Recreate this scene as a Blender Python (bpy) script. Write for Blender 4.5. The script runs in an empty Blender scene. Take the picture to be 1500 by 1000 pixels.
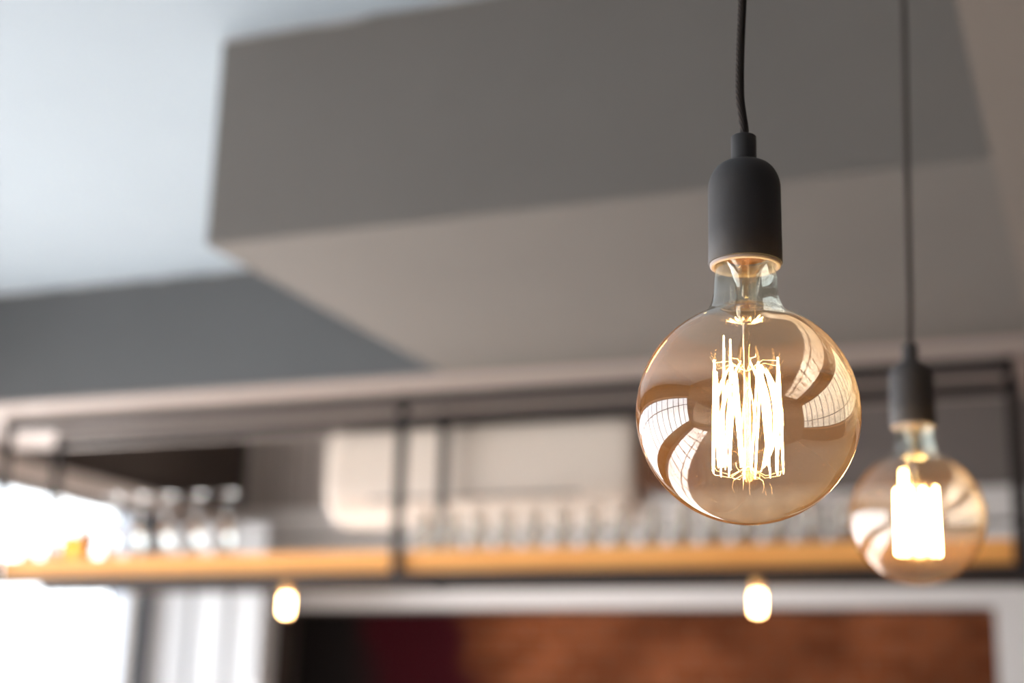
import bpy, bmesh, math, random
from mathutils import Vector, Matrix
PI = math.pi
random.seed(7)
S = bpy.context.scene
COL = S.collection

# ------------------------------------------------------------------ camera
CAM_Z = 1.6
right = Vector((0.9268, 0.3745, 0.0271)).normalized()
fwd = Vector((-0.3689, 0.8947, 0.2521)).normalized()
up = right.cross(fwd).normalized()
right = fwd.cross(up).normalized()
cd = bpy.data.cameras.new('camera')
cam = bpy.data.objects.new('camera', cd); COL.objects.link(cam)
m = Matrix.Identity(4)
for i in range(3):
    m[i][0], m[i][1], m[i][2] = right[i], up[i], -fwd[i]
m[0][3], m[1][3], m[2][3] = 0, 0, CAM_Z
cam.matrix_world = m
cd.sensor_width = 36.0; cd.lens = 51.6; cd.clip_start = 0.02
cd.dof.use_dof = True; cd.dof.focus_distance = 0.800; cd.dof.aperture_fstop = 3.9; cd.dof.aperture_blades = 0
S.camera = cam

# ------------------------------------------------------------------ view, world, light
S.view_settings.view_transform = 'Standard'; S.view_settings.look = 'None'
S.view_settings.gamma = 1; S.view_settings.use_curve_mapping = False
S.view_settings.exposure = 0.5
try:
    S.cycles.use_denoising = True; S.cycles.denoiser = 'OPENIMAGEDENOISE'
    S.cycles.max_bounces = 14; S.cycles.diffuse_bounces = 6; S.cycles.glossy_bounces = 6
    S.cycles.transmission_bounces = 12; S.cycles.transparent_max_bounces = 40
    S.cycles.sample_clamp_indirect = 12
except Exception:
    pass

world = bpy.data.worlds.new('world'); S.world = world
world.use_nodes = True
nt = world.node_tree; nt.nodes.clear()
tc = nt.nodes.new('ShaderNodeTexCoord'); sp = nt.nodes.new('ShaderNodeSeparateXYZ')
nt.links.new(tc.outputs['Generated'], sp.inputs[0])
cr = nt.nodes.new('ShaderNodeValToRGB')
mp = nt.nodes.new('ShaderNodeMapRange'); mp.inputs[1].default_value = -1; mp.inputs[2].default_value = 1
nt.links.new(sp.outputs['Z'], mp.inputs[0]); nt.links.new(mp.outputs[0], cr.inputs[0])
e = cr.color_ramp.elements
e[0].position = 0.0; e[0].color = (1.25, 1.16, 1.10, 1)       # sunlit paving outside
e[1].position = 0.47; e[1].color = (1.15, 1.10, 1.08, 1)
x = e.new(0.50); x.color = (0.85, 0.87, 0.88, 1)
x = e.new(0.62); x.color = (0.62, 0.72, 0.82, 1)
x = e.new(1.0); x.color = (0.30, 0.45, 0.7, 1)
bg = nt.nodes.new('ShaderNodeBackground'); bg.inputs[1].default_value = 5.0
wo = nt.nodes.new('ShaderNodeOutputWorld')
nt.links.new(cr.outputs[0], bg.inputs[0]); nt.links.new(bg.outputs[0], wo.inputs[0])

sl = bpy.data.lights.new('sun', 'SUN'); sl.energy = 42; sl.angle = math.radians(1.5); sl.color = (1.0, 0.95, 0.90)
so = bpy.data.objects.new('sun', sl); COL.objects.link(so)
so.rotation_euler = Vector((0.66, 0.17, -0.70)).to_track_quat('-Z', 'Y').to_euler()   # afternoon sun through the street windows

def portal(name, loc, rot, sx, sy):
    l = bpy.data.lights.new(name, 'AREA'); l.shape = 'RECTANGLE'; l.size = sx; l.size_y = sy
    l.cycles.is_portal = True
    o = bpy.data.objects.new(name, l); o.location = loc; o.rotation_euler = rot; COL.objects.link(o)

XL, XR, YB, YN = -4.35, 2.6, 6.75, -3.0     # side walls, back wall, near wall
WIN_Z0, WIN_Z1 = 0.55, 2.565
portal('window_portal', (XL - 0.02, (YN + 5.96) / 2, (WIN_Z0 + WIN_Z1) / 2), (0, -PI / 2, 0), WIN_Z1 - WIN_Z0, 5.96 - YN)

# ------------------------------------------------------------------ materials
def mat(name, col, rough=0.5, metal=0.0, bump=0.0, bscale=60, var=0.0, vscale=3, spec=None):
    m = bpy.data.materials.new(name); m.use_nodes = True
    t = m.node_tree; b = t.nodes['Principled BSDF']
    b.inputs['Base Color'].default_value = (*col, 1); b.inputs['Roughness'].default_value = rough
    b.inputs['Metallic'].default_value = metal
    if spec is not None: b.inputs['Specular IOR Level'].default_value = spec
    c = t.nodes.new('ShaderNodeTexCoord')
    if var:
        n = t.nodes.new('ShaderNodeTexNoise'); n.inputs['Scale'].default_value = vscale
        n.inputs['Detail'].default_value = 4
        t.links.new(c.outputs['Object'], n.inputs['Vector'])
        r = t.nodes.new('ShaderNodeValToRGB')
        r.color_ramp.elements[0].position = 0.3; r.color_ramp.elements[1].position = 0.7
        r.color_ramp.elements[0].color = (*[max(0, v * (1 - var)) for v in col], 1)
        r.color_ramp.elements[1].color = (*[min(1, v * (1 + var)) for v in col], 1)
        t.links.new(n.outputs['Fac'], r.inputs[0]); t.links.new(r.outputs[0], b.inputs['Base Color'])
    if bump:
        n = t.nodes.new('ShaderNodeTexNoise'); n.inputs['Scale'].default_value = bscale
        n.inputs['Detail'].default_value = 6
        t.links.new(c.outputs['Object'], n.inputs['Vector'])
        bp = t.nodes.new('ShaderNodeBump'); bp.inputs['Strength'].default_value = bump; bp.inputs['Distance'].default_value = 0.002
        t.links.new(n.outputs['Fac'], bp.inputs['Height']); t.links.new(bp.outputs[0], b.inputs['Normal'])
    return m

def wood_mat(name, c1, c2, rough=0.4, axis='X'):
    m = bpy.data.materials.new(name); m.use_nodes = True
    t = m.node_tree; b = t.nodes['Principled BSDF']; b.inputs['Roughness'].default_value = rough
    c = t.nodes.new('ShaderNodeTexCoord'); mpn = t.nodes.new('ShaderNodeMapping')
    mpn.inputs['Scale'].default_value = (1.2, 22, 22) if axis == 'X' else (22, 1.2, 22)
    n = t.nodes.new('ShaderNodeTexNoise'); n.inputs['Scale'].default_value = 2.0; n.inputs['Detail'].default_value = 8
    n.inputs['Distortion'].default_value = 0.6
    r = t.nodes.new('ShaderNodeValToRGB'); r.color_ramp.elements[0].position = 0.35; r.color_ramp.elements[1].position = 0.65
    r.color_ramp.elements[0].color = (*c1, 1); r.color_ramp.elements[1].color = (*c2, 1)
    t.links.new(c.outputs['Object'], mpn.inputs[0]); t.links.new(mpn.outputs[0], n.inputs['Vector'])
    t.links.new(n.outputs['Fac'], r.inputs[0]); t.links.new(r.outputs[0], b.inputs['Base Color'])
    return m

def brick_mat(name, painted=False):
    """brick wall in object space (X along the wall, Z up); the left of the long wall has recess shade put into its colour, then maroon paint"""
    m = bpy.data.materials.new(name); m.use_nodes = True
    t = m.node_tree; L = t.links; b = t.nodes['Principled BSDF']; b.inputs['Roughness'].default_value = 0.85; b.inputs['Specular IOR Level'].default_value = 0.15
    c = t.nodes.new('ShaderNodeTexCoord'); s = t.nodes.new('ShaderNodeSeparateXYZ'); cb = t.nodes.new('ShaderNodeCombineXYZ')
    L.new(c.outputs['Object'], s.inputs[0])
    L.new(s.outputs['X'], cb.inputs[0]); L.new(s.outputs['Z'], cb.inputs[1])
    br = t.nodes.new('ShaderNodeTexBrick')
    br.inputs['Scale'].default_value = 1.0; br.inputs['Brick Width'].default_value = 0.215; br.inputs['Row Height'].default_value = 0.075
    br.inputs['Mortar Size'].default_value = 0.008; br.inputs['Bias'].default_value = 0.1
    br.inputs['Color1'].default_value = (0.33, 0.095, 0.032, 1); br.inputs['Color2'].default_value = (0.21, 0.050, 0.012, 1)
    br.inputs['Mortar'].default_value = (0.26, 0.11, 0.055, 1)
    L.new(cb.outputs[0], br.inputs['Vector'])
    n = t.nodes.new('ShaderNodeTexNoise'); n.inputs['Scale'].default_value = 2.2; n.inputs['Detail'].default_value = 3
    L.new(c.outputs['Object'], n.inputs['Vector'])
    hs = t.nodes.new('ShaderNodeValToRGB'); hs.color_ramp.elements[0].position = 0.35; hs.color_ramp.elements[1].position = 0.68
    hs.color_ramp.elements[0].color = (0.5, 0.5, 0.5, 1); hs.color_ramp.elements[1].color = (1.0, 1.1, 1.2, 1)
    L.new(n.outputs['Fac'], hs.inputs[0])
    mu = t.nodes.new('ShaderNodeMix'); mu.data_type = 'RGBA'; mu.blend_type = 'MULTIPLY'; mu.inputs[0].default_value = 1
    L.new(br.outputs['Color'], mu.inputs[6]); L.new(hs.outputs[0], mu.inputs[7])
    out = mu.outputs[2]
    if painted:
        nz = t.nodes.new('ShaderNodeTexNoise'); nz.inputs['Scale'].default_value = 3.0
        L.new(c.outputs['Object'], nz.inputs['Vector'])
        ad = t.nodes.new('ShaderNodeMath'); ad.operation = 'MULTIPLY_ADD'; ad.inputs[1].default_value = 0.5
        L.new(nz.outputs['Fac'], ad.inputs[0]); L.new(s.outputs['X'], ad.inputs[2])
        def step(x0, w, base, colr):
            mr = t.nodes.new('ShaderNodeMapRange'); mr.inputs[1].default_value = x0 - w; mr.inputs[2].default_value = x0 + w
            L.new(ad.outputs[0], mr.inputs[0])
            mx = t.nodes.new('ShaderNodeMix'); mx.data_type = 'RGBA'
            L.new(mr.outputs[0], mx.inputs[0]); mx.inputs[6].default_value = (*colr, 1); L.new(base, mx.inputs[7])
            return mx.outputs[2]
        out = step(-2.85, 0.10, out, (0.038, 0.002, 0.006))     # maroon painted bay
        out = step(-3.45, 0.10, out, (0.010, 0.008, 0.008))    # shade at the left end of the recess, put into the colour
    L.new(out, b.inputs['Base Color'])
    bp = t.nodes.new('ShaderNodeBump'); bp.inputs['Strength'].default_value = 0.6; bp.inputs['Distance'].default_value = 0.006
    bp.invert = True
    L.new(br.outputs['Fac'], bp.inputs['Height']); L.new(bp.outputs[0], b.inputs['Normal'])
    return m

def emis(name, col, st):
    m = bpy.data.materials.new(name); m.use_nodes = True
    t = m.node_tree; t.nodes.clear()
    e = t.nodes.new('ShaderNodeEmission'); e.inputs[0].default_value = (*col, 1); e.inputs[1].default_value = st
    o = t.nodes.new('ShaderNodeOutputMaterial'); t.links.new(e.outputs[0], o.inputs[0])
    return m

def thin_glass(name, tint=(1, 1, 1), edge=(1, 1, 1), refl=0.08, gain=0.9, coat=0.0, coatcol=(1, 0.55, 0.2), power=4.0,
               clear_above=None, dust=0.0, rough=0.0):
    """thin-walled glass: Schlick reflection over a tinted see-through wall, optionally a sprayed amber coat"""
    m = bpy.data.materials.new(name); m.use_nodes = True
    t = m.node_tree; t.nodes.clear(); L = t.links
    N = t.nodes.new
    lw = N('ShaderNodeLayerWeight'); lw.inputs[0].default_value = 0.5
    pw = N('ShaderNodeMath'); pw.operation = 'POWER'; pw.inputs[1].default_value = power; L.new(lw.outputs['Facing'], pw.inputs[0])
    ma = N('ShaderNodeMath'); ma.operation = 'MULTIPLY_ADD'; ma.inputs[1].default_value = gain; ma.inputs[2].default_value = refl
    ma.use_clamp = True; L.new(pw.outputs[0], ma.inputs[0])
    tm = N('ShaderNodeMix'); tm.data_type = 'RGBA'; tm.inputs[6].default_value = (*tint, 1); tm.inputs[7].default_value = (*edge, 1)
    pe = N('ShaderNodeMath'); pe.operation = 'POWER'; pe.inputs[1].default_value = 2.2; L.new(lw.outputs['Facing'], pe.inputs[0])
    L.new(pe.outputs[0], tm.inputs[0])
    col = tm.outputs[2]
    c = N('ShaderNodeTexCoord'); amb = None
    if clear_above is not None:
        s = N('ShaderNodeSeparateXYZ'); L.new(c.outputs['Object'], s.inputs[0])
        mr = N('ShaderNodeMapRange'); mr.inputs[1].default_value = clear_above - 0.0015; mr.inputs[2].default_value = clear_above + 0.0015
        L.new(s.outputs['Z'], mr.inputs[0]); amb = mr.outputs[0]
        cm = N('ShaderNodeMix'); cm.data_type = 'RGBA'; L.new(amb, cm.inputs[0]); L.new(col, cm.inputs[6])
        cm.inputs[7].default_value = (0.94, 0.96, 0.90, 1); col = cm.outputs[2]
    tr = N('ShaderNodeBsdfTransparent'); L.new(col, tr.inputs[0])
    gl = N('ShaderNodeBsdfGlossy'); gl.inputs['Roughness'].default_value = rough; gl.inputs[0].default_value = (1, 1, 1, 1)
    last = tr.outputs[0]
    if coat > 0:
        df = N('ShaderNodeBsdfDiffuse'); df.inputs[0].default_value = (*coatcol, 1)
        tl = N('ShaderNodeBsdfTranslucent'); tl.inputs[0].default_value = (*coatcol, 1)
        dm = N('ShaderNodeMixShader'); dm.inputs[0].default_value = 0.5; L.new(df.outputs[0], dm.inputs[1]); L.new(tl.outputs[0], dm.inputs[2])
        # coat amount: thicker seen edge-on, plus dust specks
        ca = N('ShaderNodeMath'); ca.operation = 'MULTIPLY_ADD'; ca.inputs[1].default_value = coat * 2.5; ca.inputs[2].default_value = coat
        L.new(pw.outputs[0], ca.inputs[0]); amt = ca.outputs[0]
        if dust:
            vo = N('ShaderNodeTexVoronoi'); vo.inputs['Scale'].default_value = 260; L.new(c.outputs['Object'], vo.inputs['Vector'])
            lt = N('ShaderNodeMath'); lt.operation = 'LESS_THAN'; lt.inputs[1].default_value = 0.16; L.new(vo.outputs['Distance'], lt.inputs[0])
            no = N('ShaderNodeTexNoise'); no.inputs['Scale'].default_value = 30; L.new(c.outputs['Object'], no.inputs['Vector'])
            gt = N('ShaderNodeMath'); gt.operation = 'GREATER_THAN'; gt.inputs[1].default_value = 0.52; L.new(no.outputs['Fac'], gt.inputs[0])
            mm = N('ShaderNodeMath'); mm.operation = 'MULTIPLY'; L.new(lt.outputs[0], mm.inputs[0]); L.new(gt.outputs[0], mm.inputs[1])
            aa = N('ShaderNodeMath'); aa.operation = 'MULTIPLY_ADD'; aa.inputs[1].default_value = dust; L.new(mm.outputs[0], aa.inputs[0]); L.new(amt, aa.inputs[2])
            amt = aa.outputs[0]
        if amb is not None:
            iv = N('ShaderNodeMath'); iv.operation = 'SUBTRACT'; iv.inputs[0].default_value = 1; L.new(amb, iv.inputs[1])
            mc = N('ShaderNodeMath'); mc.operation = 'MULTIPLY'; L.new(iv.outputs[0], mc.inputs[0]); L.new(amt, mc.inputs[1]); amt = mc.outputs[0]
        ms = N('ShaderNodeMixShader'); L.new(amt, ms.inputs[0]); L.new(last, ms.inputs[1]); L.new(dm.outputs[0], ms.inputs[2])
        last = ms.outputs[0]
    fm = N('ShaderNodeMixShader'); L.new(ma.outputs[0], fm.inputs[0]); L.new(last, fm.inputs[1]); L.new(gl.outputs[0], fm.inputs[2])
    o = N('ShaderNodeOutputMaterial'); L.new(fm.outputs[0], o.inputs[0])
    return m

def glass_mat(name, col=(1, 1, 1), rough=0.0):
    m = bpy.data.materials.new(name); m.use_nodes = True
    b = m.node_tree.nodes['Principled BSDF']
    b.inputs['Base Color'].default_value = (*col, 1); b.inputs['Roughness'].default_value = rough
    b.inputs['Transmission Weight'].default_value = 1; b.inputs['IOR'].default_value = 1.48
    return m

M = dict(
    ceiling=mat('pale_blue_ceiling_paint', (0.30, 0.37, 0.43), 0.8, var=0.03, vscale=1.5),
    taupe=mat('taupe_paint', (0.142, 0.137, 0.129), 0.75, bump=0.15, bscale=90, var=0.03),
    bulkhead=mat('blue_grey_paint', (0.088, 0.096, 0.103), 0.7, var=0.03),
    sealant=mat('grey_sealant', (0.34, 0.36, 0.38), 0.7),
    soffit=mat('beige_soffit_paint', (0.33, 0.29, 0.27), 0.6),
    beam=mat('beige_grey_paint', (0.185, 0.166, 0.149), 0.75, var=0.03),
    brown=mat('dark_brown_paint', (0.055, 0.042, 0.035), 0.7, var=0.1),
    header=mat('beige_timber_paint', (0.62, 0.56, 0.52), 0.6),
    white=mat('white_frame_paint', (0.72, 0.73, 0.74), 0.5),
    doorpaint=mat('pale_grey_door_paint', (0.46, 0.48, 0.50), 0.5),
    slat=mat('light_grey_slat_paint', (0.40, 0.375, 0.36), 0.6),
    frame=mat('dark_window_frame_paint', (0.08, 0.075, 0.07), 0.5),
    greywall=mat('warm_grey_wall_paint', (0.17, 0.155, 0.148), 0.75, var=0.05),
    darkwall=mat('charcoal_wall_paint', (0.07, 0.065, 0.062), 0.8),
    greypost=mat('blue_grey_post_paint', (0.13, 0.155, 0.19), 0.5),
    steel=mat('black_powder_coated_steel', (0.008, 0.006, 0.006), 0.5, bump=0.1, bscale=300),
    floor=wood_mat('pale_oak_floor', (0.40, 0.355, 0.33), (0.50, 0.45, 0.415), 0.45, 'Y'),
    shelfwood=wood_mat('honey_pine', (0.90, 0.38, 0.085), (0.98, 0.49, 0.14), 0.45),
    silicone=mat('dark_grey_silicone', (0.047, 0.046, 0.050), 0.55, bump=0.05, bscale=900),
    porcelain=mat('pale_grey_inner_ring', (0.30, 0.27, 0.28), 0.5),
    brass=mat('brass', (0.75, 0.48, 0.18), 0.3, 1.0),
    wire=mat('support_wire', (0.6, 0.5, 0.4), 0.3, 1.0),
    ac=mat('cream_plastic', (0.90, 0.84, 0.76), 0.28),
    acdark=mat('grey_plastic', (0.25, 0.24, 0.23), 0.5),
    boxwood=mat('brown_stained_wood', (0.20, 0.085, 0.035), 0.6, var=0.25, vscale=12),
    amber=glass_mat('amber_glass', (0.85, 0.38, 0.06)),
    brownglass=glass_mat('brown_glass', (0.35, 0.12, 0.03)),
    clear=glass_mat('clear_glass', (0.98, 1.0, 0.99)),
    cap=mat('dark_cap', (0.03, 0.03, 0.03), 0.4),
    pane=thin_glass('window_glass', refl=0.05),
    brick=brick_mat('brick'), brickp=brick_mat('maroon_and_shade_brick', True),
)
M['bulb'] = thin_glass('amber_bulb_glass', tint=(0.98, 0.93, 0.83), edge=(0.94, 0.70, 0.34), refl=0.15, gain=0.75,
                       coat=0.011, coatcol=(1.0, 0.56, 0.17), power=3.6, clear_above=0.0475, dust=0.05)
M['ware'] = thin_glass('clear_glassware', tint=(0.97, 0.96, 0.94), edge=(0.80, 0.78, 0.74), refl=0.14, gain=0.8, coat=0.01, coatcol=(0.9, 0.9, 0.88), power=2.5)
M['mini'] = thin_glass('small_bulb_glass', tint=(0.98, 0.85, 0.68), edge=(0.9, 0.6, 0.3), refl=0.06, coat=0.05, coatcol=(1, 0.55, 0.2))
M['stem'] = thin_glass('stem_glass', tint=(0.97, 0.95, 0.90), edge=(0.75, 0.65, 0.5), refl=0.10, gain=0.8, power=2.5)
M['filament'] = emis('glowing_filament', (1.0, 0.60, 0.22), 160)
M['minifil'] = emis('glowing_small_filament', (1.0, 0.70, 0.38), 60)

# ------------------------------------------------------------------ mesh helpers
def obj(name, bm, material, parent=None, smooth=False):
    me = bpy.data.meshes.new(name); bm.normal_update(); bm.to_mesh(me); bm.free()
    if smooth:
        for p in me.polygons: p.use_smooth = True
    me.materials.append(material)
    o = bpy.data.objects.new(name, me); COL.objects.link(o)
    if parent: o.parent = parent
    return o

def tag(o, label=None, cat=None, group=None, kind=None):
    if label: o['label'] = label
    if cat: o['category'] = cat
    if group: o['group'] = group
    if kind: o['kind'] = kind
    return o

def empty(name, loc, rz=0):
    o = bpy.data.objects.new(name, None); COL.objects.link(o); o.location = loc; o.rotation_euler = (0, 0, rz)
    o.empty_display_size = 0.05
    return o

def box(bm, x0, x1, y0, y1, z0, z1, bevel=0.0):
    r = bmesh.ops.create_cube(bm, size=1.0)
    for v in r['verts']:
        v.co.x = x0 + (v.co.x + .5) * (x1 - x0); v.co.y = y0 + (v.co.y + .5) * (y1 - y0); v.co.z = z0 + (v.co.z + .5) * (z1 - z0)
    if bevel:
        es = list({e for v in r['verts'] for e in v.link_edges})
        bmesh.ops.bevel(bm, geom=es, offset=bevel, segments=2, affect='EDGES', profile=0.7)
    return bm

def bx(*a, **k): return box(bmesh.new(), *a, **k)

def lathe(bm, prof, n=64, close=False, cx=0, cy=0):
    """prof: (r, z) list revolved about Z"""
    rings = []
    for r, z in prof:
        if r < 1e-6: rings.append([bm.verts.new((cx, cy, z))])
        else: rings.append([bm.verts.new((cx + r * math.cos(2 * PI * i / n), cy + r * math.sin(2 * PI * i / n), z)) for i in range(n)])
    pr = list(zip(rings, rings[1:]))
    if close: pr.append((rings[-1], rings[0]))
    for a, b in pr:
        for i in range(n):
            j = (i + 1) % n
            if len(a) == 1 and len(b) == 1: continue
            if len(a) == 1: bm.faces.new((a[0], b[j], b[i]))
            elif len(b) == 1: bm.faces.new((a[i], a[j], b[0]))
            else: bm.faces.new((a[i], a[j], b[j], b[i]))
    bmesh.ops.recalc_face_normals(bm, faces=bm.faces)
    return bm

def tube(bm, pts, r, n=8, cap=True):
    pts = [Vector(p) for p in pts]; rings = []; ref = None
    for i, p in enumerate(pts):
        d = (pts[min(i + 1, len(pts) - 1)] - pts[max(i - 1, 0)]).normalized()
        if ref is None: ref = d.orthogonal().normalized()
        u = (ref - d * ref.dot(d))
        u = u.normalized() if u.length > 1e-6 else d.orthogonal().normalized()
        ref = u; w = d.cross(u)
        rr = r[i] if isinstance(r, (list, tuple)) else r
        rings.append([bm.verts.new(p + (u * math.cos(2 * PI * k / n) + w * math.sin(2 * PI * k / n)) * rr) for k in range(n)])
    for a, b in zip(rings, rings[1:]):
        for k in range(n):
            j = (k + 1) % n; bm.faces.new((a[k], a[j], b[j], b[k]))
    if cap:
        bm.faces.new(list(reversed(rings[0]))); bm.faces.new(rings[-1])
    return bm

def smooth_path(pts, k=8):
    """Catmull-Rom"""
    P = [Vector(p) for p in pts]; P = [P[0] * 2 - P[1]] + P + [P[-1] * 2 - P[-2]]; out = []
    for i in range(1, len(P) - 2):
        for s in range(k):
            t = s / k; a, b, c, d = P[i - 1:i + 3]
            out.append(0.5 * ((2 * b) + (c - a) * t + (2 * a - 5 * b + 4 * c - d) * t * t + (3 * b - a - 3 * c + d) * t ** 3))
    out.append(P[-2]); return out

def struct(name, bm, m, label=None, parent=None, smooth=False):
    o = obj(name, bm, m, parent, smooth)
    if not parent: tag(o, label, None, None, 'structure')
    return o

# ------------------------------------------------------------------ the setting
ZB = 2.67                                   # underside of the dropped box and bulkhead
def zc(y): return 3.198 - 0.074 * (y - 2.76)  # the ceiling falls gently to the back
def plate(x0, x1, y0, y1, f, T=0.15):
    b = bmesh.new(); v = []
    for z in (0, T):
        for (x_, y_) in ((x0, y0), (x1, y0), (x1, y1), (x0, y1)): v.append(b.verts.new((x_, y_, f(y_) + z)))
    for q in ((3, 2, 1, 0), (4, 5, 6, 7), (0, 1, 5, 4), (1, 2, 6, 5), (2, 3, 7, 6), (3, 0, 4, 7)): b.faces.new([v[k] for k in q])
    return b
bm = plate(XL - .2, XR + .2, YN - .2, 4.3, zc)
struct('ceiling', bm, M['ceiling'], 'pale blue-white sloping ceiling above the dropped box')
struct('ceiling_alcove', plate(XL - .2, XR + .2, 4.92, YB + 1.6, lambda y: 3.35), M['greywall'], 'grey ceiling of the alcove behind the bulkhead')
struct('floor', bx(XL - .2, XR + .2, YN - .2, YB + 1.6, -0.1, 0), M['floor'], 'oak board floor')

def prism(x0, x1, y0, y1, z0):
    b = bmesh.new(); v = []
    for z in (0, 1):
        for (x_, y_) in ((x0, y0), (x1, y0), (x1, y1), (x0, y1)):
            v.append(b.verts.new((x_, y_, z0 if z == 0 else zc(y_) + 0.02)))
    for f in ((3, 2, 1, 0), (4, 5, 6, 7), (0, 1, 5, 4), (1, 2, 6, 5), (2, 3, 7, 6), (3, 0, 4, 7)): b.faces.new([v[i] for i in f])
    return b
struct('trim_1', prism(-1.925, -0.10, 2.765, 4.13, ZB), M['taupe'], 'large taupe grey boxed-in duct dropping from the ceiling')
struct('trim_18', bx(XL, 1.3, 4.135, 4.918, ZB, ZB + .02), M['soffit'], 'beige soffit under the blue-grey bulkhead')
def bead(y, x0, x1):
    b = bmesh.new(); rg = random.Random(3); pts = []; k = int((x1 - x0) / .06)
    for i in range(k + 1): pts.append((x0 + (x1 - x0) * i / k, y - .004, zc(y) - .003 + rg.uniform(-.003, .003)))
    return tube(b, pts, [.0035 + rg.uniform(-.002, .0025) for _ in pts], 6)
struct('trim_20', bead(2.765, -1.925, -.16), M['sealant'], 'uneven pale sealant line along the top of the boxed-in duct')
struct('trim_21', bead(4.13, XL, -1.9), M['sealant'], 'uneven pale sealant line along the top of the blue-grey bulkhead')
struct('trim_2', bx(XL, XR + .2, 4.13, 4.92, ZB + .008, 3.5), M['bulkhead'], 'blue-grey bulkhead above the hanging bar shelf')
struct('trim_3', prism(-0.158, 1.3, YN, 4.129, ZB - 0.012), M['beam'], 'beige-grey ceiling beam running overhead at the right')

# left wall: windows under a beige header, dark brown paint above
struct('wall_left', bx(XL - .2, XL, YN, YB + 1.6, 2.652, 3.75), M['brown'], 'dark brown painted wall above the street windows')
struct('trim_4', bx(XL - .19, XL + .025, YN, YB, WIN_Z1, 2.652), M['header'], 'beige header beam over the street windows')
struct('trim_5', bx(XL - .2, XL, YN, 5.96, 0, WIN_Z0), M['brown'], 'dark low wall under the street windows')
struct('trim_6', bx(XL - .2, XL + .005, 5.96, 6.045, 0, WIN_Z1), M['greypost'], 'dark blue-grey post beside the white panels')
struct('trim_9', bx(XL - .2, XL, 6.045, YB, 0, WIN_Z1), M['header'], 'beige wall end between the street windows and the corner')
# folding door panels folded back across the corner
struct('door_1', bx(-4.342, -4.150, 6.06, 6.105, 0, 2.50, bevel=.006), M['doorpaint'], 'white folded door panel beside the blue-grey post')
struct('door_2', bx(-4.118, -3.93, 6.06, 6.105, 0, 2.50, bevel=.006), M['doorpaint'], 'middle white folded door panel')
struct('door_3', bx(-3.912, -3.745, 6.075, 6.12, 0, 2.50, bevel=.006), M['doorpaint'], 'white folded door panel next to the brick recess')
n = 7; w = (5.96 - YN) / n
for i in range(n):
    y0, y1 = YN + i * w, YN + (i + 1) * w
    b = bmesh.new()
    for (a0, a1, c0, c1) in ((y0, y1, WIN_Z0, WIN_Z0 + .05), (y0, y1, WIN_Z1 - .04, WIN_Z1), (y0, y0 + .035, WIN_Z0, WIN_Z1), (y1 - .035, y1, WIN_Z0, WIN_Z1), ((y0 + y1) / 2 - .022, (y0 + y1) / 2 + .022, WIN_Z0, WIN_Z1), (y0, y1, 1.98, 2.02)):
        if not (i == n - 1 and (c0 == 1.98 or (a0 > y0 + .1 and a1 < y1 - .1))): box(b, XL - .06, XL - .01, a0, a1, c0, c1)
    wf = struct('window_%d' % (i + 1), b, M['frame'], 'tall dark-framed street window in the left wall')
    wf['kind'] = 'structure'
    obj('pane', bx(XL - .035, XL - .027, y0 + .035, y1 - .035, WIN_Z0 + .05, WIN_Z1 - .04), M['pane'], wf)

struct('wall_near', bx(XL - .2, XR + .2, YN - .2, YN, 0, 3.8), M['darkwall'], 'charcoal wall facing the bar')
struct('wall_right', bx(XR, XR + .2, YN, YB + 1.6, 0, 3.8), M['darkwall'], 'grey side wall on the right')

# back wall: grey above, white fascia and frame round a brick recess
NX0, NX1, NZ = -4.14, -0.485, 2.155
struct('wall_back', bx(XL, XR, YB, YB + .15, 2.67, 3.45), M['greywall'], 'warm grey wall behind the hanging shelf')
b = bmesh.new(); box(b, XL, XR, YB - .03, YB + .12, 2.53, 2.67); box(b, XL, XR, YB, YB + .12, 2.30, 2.505)
g = bmesh.new()
for i in range(12):
    box(g, -4.30 + i * .072, -4.238 + i * .072, YB - .03, YB, 2.672, 3.34, .006)
struct('trim_19', g, M['slat'], 'light grey upright slat panel left of the air conditioner')
b2 = b
struct('trim_10', b, M['white'], 'white fascia board with a dark groove above the brick recess')
struct('trim_11', bx(XL, XR, YB + .04, YB + .12, 2.505, 2.53), M['acdark'], 'dark groove in the white fascia')
b = bmesh.new()
box(b, XL, XR, YB - .02, YB + .12, NZ, 2.30, .004); box(b, XL, NX0, YB - .02, YB + .12, 0, NZ, .004)
box(b, NX1, -0.2, YB - .02, YB + .12, 0, NZ, .004)
struct('trim_12', b, M['white'], 'white frame around the brick recess')
struct('trim_13', bx(-0.2, XR, YB, YB + .15, 0, NZ), M['greywall'], 'grey wall right of the brick recess')
struct('wall_recess', bx(XL, 0.4, YB + .35, YB + .5, 0, 2.6), M['brickp'], 'brick wall in the recess, maroon painted, with shade coloured in at the far left')
struct('trim_14', bx(NX0 - .1, NX0, YB + .12, YB + .35, 0, NZ + .1), M['brown'], 'dark left side of the brick recess')
struct('trim_15', bx(NX1, NX1 + .1, YB + .12, YB + .35, 0, NZ + .1), M['brown'], 'dark right side of the brick recess')
struct('trim_16', bx(NX0, NX1, YB + .12, YB + .35, NZ, NZ + .1), M['brown'], 'dark top of the brick recess')
# brick pillar beyond the right end of the shelf
struct('trim_17', bx(-0.185, 0.25, 4.42, 4.9, 0, ZB), M['brick'], 'brick pillar beyond the right end of the shelf')

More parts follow.
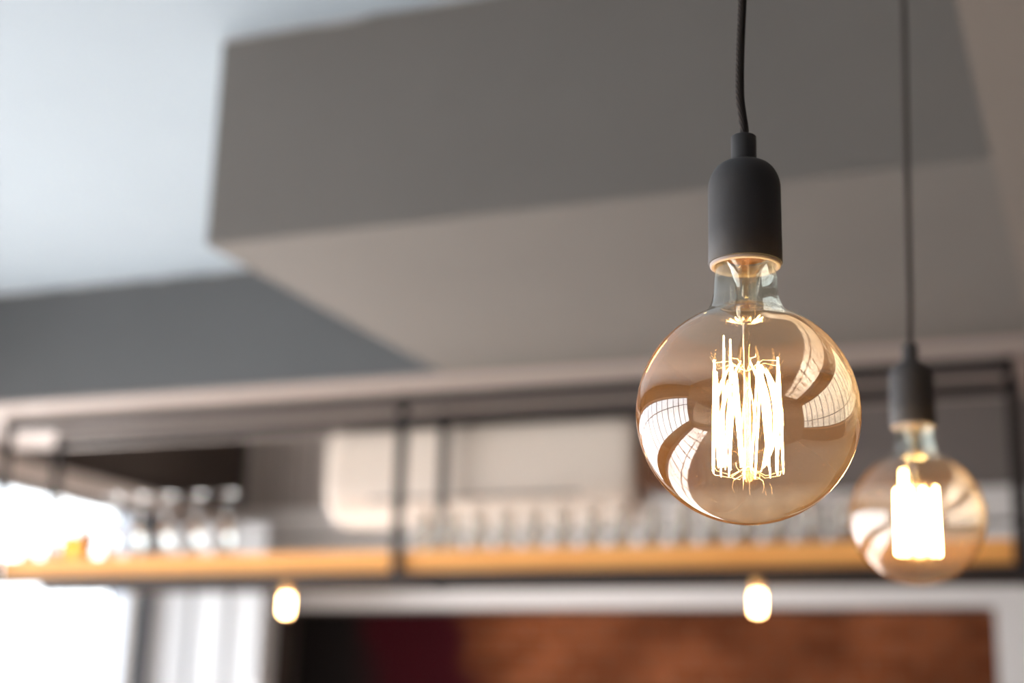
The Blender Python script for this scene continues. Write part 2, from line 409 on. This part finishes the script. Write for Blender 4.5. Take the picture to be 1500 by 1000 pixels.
# ------------------------------------------------------------------ hanging shelf
SX0, SX1 = -3.865, -0.238                   # outer posts
YF, YK = 4.37, 4.67
SZ0, SZ1 = 2.072, 2.147                     # timber board
sh = empty('hanging_shelf', ((SX0 + SX1) / 2, (YF + YK) / 2, 2.04))
tag(sh, 'long honey-wood bar shelf in a black steel frame hung from the bulkhead', 'shelf')
def loc(bm_, parent):                        # shift world-built mesh into the parent's frame
    bmesh.ops.translate(bm_, verts=bm_.verts, vec=-parent.location); return bm_
obj('board', loc(bx(SX0 + .02, SX1 - .02, YF + .012, YK + .01, SZ0, SZ1, bevel=.004), sh), M['shelfwood'], sh)
h = .014
for (px, py) in ((SX0, YF), (-2.192, YF), (SX1, YF), (SX0, YK), (-2.175, YK), (SX1, YK)):
    obj('post', loc(bx(px - h, px + h, py - h, py + h, 2.04, ZB), sh), M['steel'], sh)
for py in (YF, YK):
    obj('top_rail', loc(bx(SX0 - h, SX1 + h, py - .014, py + .014, ZB - .044, ZB - .004), sh), M['steel'], sh)
    obj('bottom_rail', loc(bx(SX0 - h, SX1 + h, py - .012, py + .012, 2.042, SZ0), sh), M['steel'], sh)
obj('bottom_cross_bars', loc(bx(-2.2, -2.17, YF, YK, 2.042, SZ0), sh), M['steel'], sh)
obj('back_rail', loc(tube(bmesh.new(), [(SX0, YK, 2.233), (SX1, YK, 2.233)], .006, 8), sh), M['steel'], sh, True)

# ------------------------------------------------------------------ glassware on the shelf
def tumbler():
    b = bmesh.new()
    R, H = .033, .142
    lathe(b, [(0, 0), (R * .80, 0), (R * .86, .004), (R * .93, .05), (R, H), (R - .0025, H + .0006), (R - .004, H - .001),
              (R * .93 - .004, .06), (R * .80, .028), (R * .5, .022), (0, .021)], 40)
    o = obj('tumbler', b, M['ware'], None, True); o.data.materials.append(M['clear'])
    for p in o.data.polygons:
        if p.center.z < .035: p.material_index = 1       # thick solid base
    return o
def flute():
    b = bmesh.new()                          # upside down: rim on the board, foot disc on top
    lathe(b, [(.026, 0), (.0275, .001), (.031, .05), (.030, .085), (.018, .120), (.006, .132), (.0042, .145), (.0042, .205), (.010, .214),
              (.034, .220), (.035, .2225), (.034, .2245), (0, .2255)], 40)
    inner = [(.0245, .0), (.029, .05), (.028, .084), (.015, .117), (0, .124)]
    lathe(b, inner, 40)
    return obj('champagne_flute', b, M['clear'], None, True)
zs = SZ1 + 0.0006
t0 = tumbler(); first = True
NT = 15
for row, (yy, dx) in enumerate(((4.432, 0), (4.566, -0.045))):
    for i in range(NT):
        o = t0 if first else t0.copy()
        if not first: COL.objects.link(o)
        first = False
        o.location = (-2.135 + .1005 * i + dx, yy, zs); o.rotation_euler = (0, 0, .3 * i)
        if row == 0 and i == 0: lb = 'clear tumbler in the front row, nearest the middle post of the shelf'
        elif row == 0 and i == NT - 1: lb = 'clear tumbler at the right end of the front row'
        elif row == 0: lb = 'clear tumbler in the middle of the front row on the wooden shelf'
        else: lb = 'clear tumbler in the back row on the wooden shelf'
        tag(o, lb, 'glass', 'clear tumblers on the right half of the shelf')
f0 = flute(); first = True
for i, fx in enumerate((-2.913, -3.042, -3.172, -3.29, -3.40, -3.655, -3.77)):
    o = f0 if first else f0.copy()
    if not first: COL.objects.link(o)
    first = False
    o.location = (fx, 4.445, zs)
    lb = {0: 'upside-down stemmed glass at the right end of the left cluster', 4: 'upside-down stemmed glass just right of the brown bottle',
          5: 'upside-down stemmed glass just left of the amber jar', 6: 'upside-down stemmed glass at the far left end of the shelf',
          1: 'second upside-down stemmed glass from the right of the left cluster',
          2: 'third upside-down stemmed glass from the right of the left cluster',
          3: 'fourth upside-down stemmed glass from the right of the left cluster'}[i]
    tag(o, lb, 'glass', 'upside-down stemmed glasses on the left half of the shelf')

bt = empty('bottle', (-3.515, 4.45, zs)); tag(bt, 'small dark brown glass bottle on the left half of the shelf', 'bottle')
obj('bottle_body', lathe(bmesh.new(), [(0, 0), (.026, 0), (.029, .004), (.029, .085), (.024, .105), (.012, .122), (.011, .15), (0, .15)], 36), M['brownglass'], bt, True)
obj('bottle_cap', lathe(bmesh.new(), [(0, .1505), (.013, .1505), (.013, .168), (0, .168)], 24), M['cap'], bt)
jr = empty('jar', (-3.592, 4.455, zs)); tag(jr, 'squat amber glass jar left of the brown bottle', 'jar')
obj('jar_body', lathe(bmesh.new(), [(0, 0), (.034, 0), (.038, .005), (.038, .055), (.03, .068), (.03, .078), (0, .078)], 36), M['amber'], jr, True)
obj('jar_lid', lathe(bmesh.new(), [(0, .0785), (.031, .0785), (.031, .092), (0, .092)], 30), M['brass'], jr)

# ------------------------------------------------------------------ air conditioner behind the shelf
ax0, ax1, az0, az1, ay0, ay1 = -2.70, -1.49, 2.298, 2.640, 4.74, 4.965
ac = empty('air_conditioner', ((ax0 + ax1) / 2, (ay0 + ay1) / 2, az0)); tag(ac, 'cream air conditioner with rounded ends hanging behind the shelf', 'air conditioner')
b = bmesh.new()                              # section in YZ with a curved lower front, ends rounded in
sec = []
for i in range(9):
    a = PI + (PI / 2) * i / 8
    sec.append((ay0 + .15 + .15 * math.cos(a), az0 + .13 + .13 * math.sin(a)))
sec += [(ay1, az0), (ay1, az1)]
sec += [(ay0 + .03, az1), (ay0 + .008, az1 - .012), (ay0, az1 - .04)]
ym, zm = (ay0 + ay1) / 2 + .04, (az0 + az1) / 2
rings = []; ER = .10
for k in range(-8, 9):
    s_ = 1 if k > 0 else -1
    u = max(0, abs(k) - 1) / 7
    xx = (ax0 + ax1) / 2 + s_ * ((ax1 - ax0) / 2 - ER + ER * math.sin(u * PI / 2)) if k else (ax0 + ax1) / 2
    sc = 1 - .5 * (1 - (1 - u ** 3.0) ** (1 / 3.0))
    rings.append([b.verts.new((xx, ym + (y_ - ym) * sc, zm + (z_ - zm) * sc)) for y_, z_ in sec])
for r1, r2 in zip(rings, rings[1:]):
    for i in range(len(sec)):
        j = (i + 1) % len(sec); b.faces.new((r1[i], r1[j], r2[j], r2[i]))
b.faces.new(rings[0]); b.faces.new(list(reversed(rings[-1])))
bmesh.ops.recalc_face_normals(b, faces=b.faces)
obj('body', loc(b, ac), M['ac'], ac, True)
obj('louver', loc(bx(ax0 + .2, ax1 - .2, ay0 - .003, ay0 + .012, az0 + .075, az0 + .083), ac), M['acdark'], ac)
for x_ in (ax0 + .25, ax1 - .25):
    obj('bracket', loc(bx(x_ - .02, x_ + .02, ay0 + .08, ay0 + .17, az1 - .002, ZB), ac), M['acdark'], ac)

# brown box standing right of the air conditioner
wb = obj('wooden_box', bx(-1.475, -1.30, 4.76, 4.92, 2.405, 2.545, bevel=.006), M['boxwood'])
for x_ in (-1.44, -1.335):
    obj('hanger', bx(x_ - .006, x_ + .006, 4.834, 4.846, 2.5445, ZB), M['steel'], wb)
tag(wb, 'small brown wooden box beside the right end of the air conditioner', 'box')

# ------------------------------------------------------------------ pendant lights
def pendant(loc_, cable_pts, cable_r, label, rz):
    """origin at the centre of the globe"""
    root = empty('pendant_light', loc_); tag(root, label, 'pendant light', 'globe bulb pendants hanging from the beam')
    R = .0614
    # cable, woven textile
    b = bmesh.new(); tube(b, smooth_path(cable_pts, 10), cable_r, 20)
    obj('cable', b, M['cable'], root, True)
    # socket: collar, shoulder, barrel
    b = bmesh.new()
    zt = .1637; z1 = .1470; zb = .0860; r = .0207
    prof = [(.0028, zt), (.0066, zt), (.0073, zt - .0007), (.0073, z1 + .002), (.0076, z1 + .0006), (.009, z1)]
    for i in range(1, 13):
        a = (PI / 2) * i / 12
        prof.append((.009 + (r - .009) * math.sin(a), z1 - .0165 * (1 - math.cos(a))))
    prof += [(r, zb + .020), (r + .0002, zb + .0005), (r - .0003, zb)]
    prof += [(r - .0018, zb - .0002), (r - .0020, zb + .03), (.003, zb + .032), (.0028, zt)]
    lathe(b, prof, 96, close=False)
    s = obj('socket', b, M['silicone'], root, True)
    b = bmesh.new()
    lathe(b, [(r - .0006, zb + .0008), (r - .0008, zb - .0014), (r - .0022, zb - .0022), (.0172, zb - .0005), (.0168, zb + .012), (.0185, zb + .012)], 96, close=True)
    obj('inner_ring', b, M['porcelain'], s, True)
    # glass envelope
    b = bmesh.new()
    pr = [(0, -R)]
    nn = 56; a1 = math.acos(.0265 / R)
    for i in range(1, nn + 1):
        a = -PI / 2 + (PI / 2 + a1) * i / nn
        pr.append((R * math.cos(a), R * math.sin(a)))
    zj = pr[-1][1]
    # fillet up into the neck
    p0 = Vector((pr[-1][0], zj)); d0 = Vector((-math.sin(a1), math.cos(a1)))
    p3 = Vector((.0178, .0765)); d3 = Vector((-.03, 1))
    c1 = p0 + d0 * .0075; c2 = p3 - d3 * .013
    for i in range(1, 15):
        t = i / 14
        q = p0 * (1 - t) ** 3 + c1 * 3 * t * (1 - t) ** 2 + c2 * 3 * t * t * (1 - t) + p3 * t ** 3
        pr.append((q.x, q.y))
    pr += [(.0168, .084), (.0150, .089), (.0135, .092)]
    lathe(b, pr, 128)
    g = obj('globe', b, M['bulb'], root, True); g['label'] = 'clear amber-tinted glass globe'
    # screw base inside the socket
    b = bmesh.new(); prb = [(.0132, .090)]
    for i in range(14):
        prb += [(.0132 - (.0008 if i % 2 else 0), .0915 + i * .0016)]
    prb += [(.006, .116), (0, .116)]
    lathe(b, prb, 48); obj('screw_base', b, M['brass'], g, True)
    # glass stem: flare, pinched press, rod with a button
    b = bmesh.new()
    lathe(b, [(.0135, .0895), (.0085, .083), (.0060, .074), (.0058, .066), (.0062, .060), (.0048, .055), (.0022, .050), (.0018, .030), (.0018, -.028),
              (.0030, -.032), (.0030, -.037), (0, -.039)], 32)
    obj('glass_stem', b, M['stem'], g, True)
    b = bmesh.new(); lathe(b, [(.0006, .089), (.0022, .088), (.0022, .068), (.0009, .066), (.0006, .066)], 16)
    obj('exhaust_tube', b, M['stem'], g, True)
    # filament: a long wire laced up and down between two rings of hooks
    rng = random.Random(11); N = 8
    top, botz, Rt, Rb = .0285, -.0335, .0188, .0192
    path = []
    for i in range(N):
        a = 2 * PI * (i + .1) / N + rz
        a2 = a + 2 * PI * .28 / N
        zt_ = top + rng.uniform(-.005, .003); zb_ = botz + rng.uniform(-.0012, .0012)
        path.append((Rb * math.cos(a), Rb * math.sin(a), zb_))
        path.append((Rt * math.cos(a2), Rt * math.sin(a2), zt_))
        path.append((Rt * math.cos(a2 + .03), Rt * math.sin(a2 + .03), zt_))
        path.append((Rb * math.cos(a + 2 * PI * .62 / N), Rb * math.sin(a + 2 * PI * .62 / N), zb_ + .0005))
    b = bmesh.new()
    for i in range(len(path) - 1):
        p, q = Vector(path[i]), Vector(path[i + 1])
        if i % 4 == 3: continue              # gap between the lacings (held by hooks)
        tube(b, [p, p.lerp(q, .08), p.lerp(q, .5), p.lerp(q, .92), q], [.00025, .0005, .0006, .0005, .00025], 6)
    fil = obj('filament', b, M['filament'], g, True)
    # two long lead strands up to the press
    b = bmesh.new()
    for a, zz in ((rz + 2.35, .0445), (rz + 3.1, .0445)):
        x_, y_ = .0125 * math.cos(a), .0125 * math.sin(a)
        tube(b, [(x_ * 1.1, y_ * 1.1, -.030), (x_ * 1.05, y_ * 1.05, 0), (x_, y_, zz - .008), (x_, y_, zz)], [.0006, .0007, .0005, .0002], 6)
    obj('lead_strand', b, M['filament'], g, True)
    # support hooks
    b = bmesh.new()
    for i in range(N):
        a = 2 * PI * (i + .3) / N + rz
        tube(b, [(.001 * math.cos(a), .001 * math.sin(a), .024), (.010 * math.cos(a), .010 * math.sin(a), .029), (Rt * math.cos(a), Rt * math.sin(a), .0275), ((Rt + .002) * math.cos(a), (Rt + .002) * math.sin(a), .031)], .00022, 5)
    obj('support_wire', b, M['wire'], g, True)
    b = bmesh.new()
    for i in range(N):
        a = 2 * PI * (i + .3) / N + rz + .2
        tube(b, [(.001 * math.cos(a), .001 * math.sin(a), -.030), (.010 * math.cos(a), .010 * math.sin(a), -.0355), (Rb * math.cos(a), Rb * math.sin(a), -.0335), ((Rb + .001) * math.cos(a), (Rb + .001) * math.sin(a), -.031)], .00022, 5)
    for a in (.4, 1.7, 3.3, 4.6):
        x_, y_ = .008 * math.cos(a), .008 * math.sin(a)
        tube(b, [(x_ * .3, y_ * .3, -.034), (x_, y_, -.0375), (x_ * 1.1, y_ * .9, -.041), (x_ * .95, y_ * 1.1, -.044)], .00028, 5)
    obj('support_wire', b, M['wire'], g, True)
    return root

def cable_mat():
    m = bpy.data.materials.new('woven_black_textile'); m.use_nodes = True
    t = m.node_tree; L = t.links; b = t.nodes['Principled BSDF']; b.inputs['Roughness'].default_value = 0.8
    c = t.nodes.new('ShaderNodeTexCoord'); mpn = t.nodes.new('ShaderNodeMapping'); mpn.inputs['Scale'].default_value = (1, 1, 0.35)
    wv = t.nodes.new('ShaderNodeTexWave'); wv.inputs['Scale'].default_value = 500; wv.bands_direction = 'DIAGONAL'
    L.new(c.outputs['Object'], mpn.inputs[0]); L.new(mpn.outputs[0], wv.inputs['Vector'])
    r = t.nodes.new('ShaderNodeValToRGB'); r.color_ramp.elements[0].color = (0.008, 0.006, 0.005, 1); r.color_ramp.elements[1].color = (0.045, 0.032, 0.026, 1)
    L.new(wv.outputs['Fac'], r.inputs[0]); L.new(r.outputs[0], b.inputs['Base Color'])
    bp = t.nodes.new('ShaderNodeBump'); bp.inputs['Distance'].default_value = 0.0004; bp.inputs['Strength'].default_value = 0.6
    L.new(wv.outputs['Fac'], bp.inputs['Height']); L.new(bp.outputs[0], b.inputs['Normal'])
    return m
M['cable'] = cable_mat()
c1 = Vector((-.1812, .783, 1.7695)); c2 = Vector((-.1640, 1.387, 1.7935))
zt1 = ZB - .012
pendant(c1, [(0, 0, .150), (.0005, 0, .166), (-.0008, 0, .178), (-.0019, 0, .190), (-.0015, 0, .215), (.0008, 0, .26), (.004, 0, .34), (.008, 0, .60), (.010, 0, zt1 - c1.z)], .0026,
        'nearer and larger-looking amber globe pendant on a black woven cable', .25)
pendant(c2, [(0, 0, .150), (.0003, 0, .17), (.002, 0, .21), (.004, 0, .32), (.0085, 0, .55), (.010, 0, zt1 - c2.z)], .0026,
        'farther amber globe pendant at the right edge, in front of the shelf', .9)

# ------------------------------------------------------------------ small bulbs under the shelf
def mini(x, label):
    root = empty('small_bulb', (x, 4.40, 1.935)); tag(root, label, 'light bulb', 'small tubular bulbs under the shelf')
    obj('bulb_holder', lathe(bmesh.new(), [(0, .107), (.013, .107), (.0135, .100), (.0135, .084), (0, .084)], 28), M['brass'], root, True)
    b = bmesh.new()
    lathe(b, [(0, -.004), (.010, -.002), (.017, .006), (.0195, .018), (.0195, .062), (.017, .074), (.012, .083), (.0115, .0838)], 36)
    g = obj('glass_tube', b, M['mini'], root, True)
    b = bmesh.new()
    for i in range(8):
        a = 2 * PI * i / 8; a2 = a + .3
        tube(b, [(.013 * math.cos(a), .013 * math.sin(a), .006), (.013 * math.cos(a2), .013 * math.sin(a2), .066)], .0018, 6)
    obj('filament', b, M['minifil'], g, True)
    return root
mini(-2.618, 'small glowing tubular bulb under the left half of the shelf')
mini(-0.995, 'small glowing tubular bulb under the right half of the shelf')
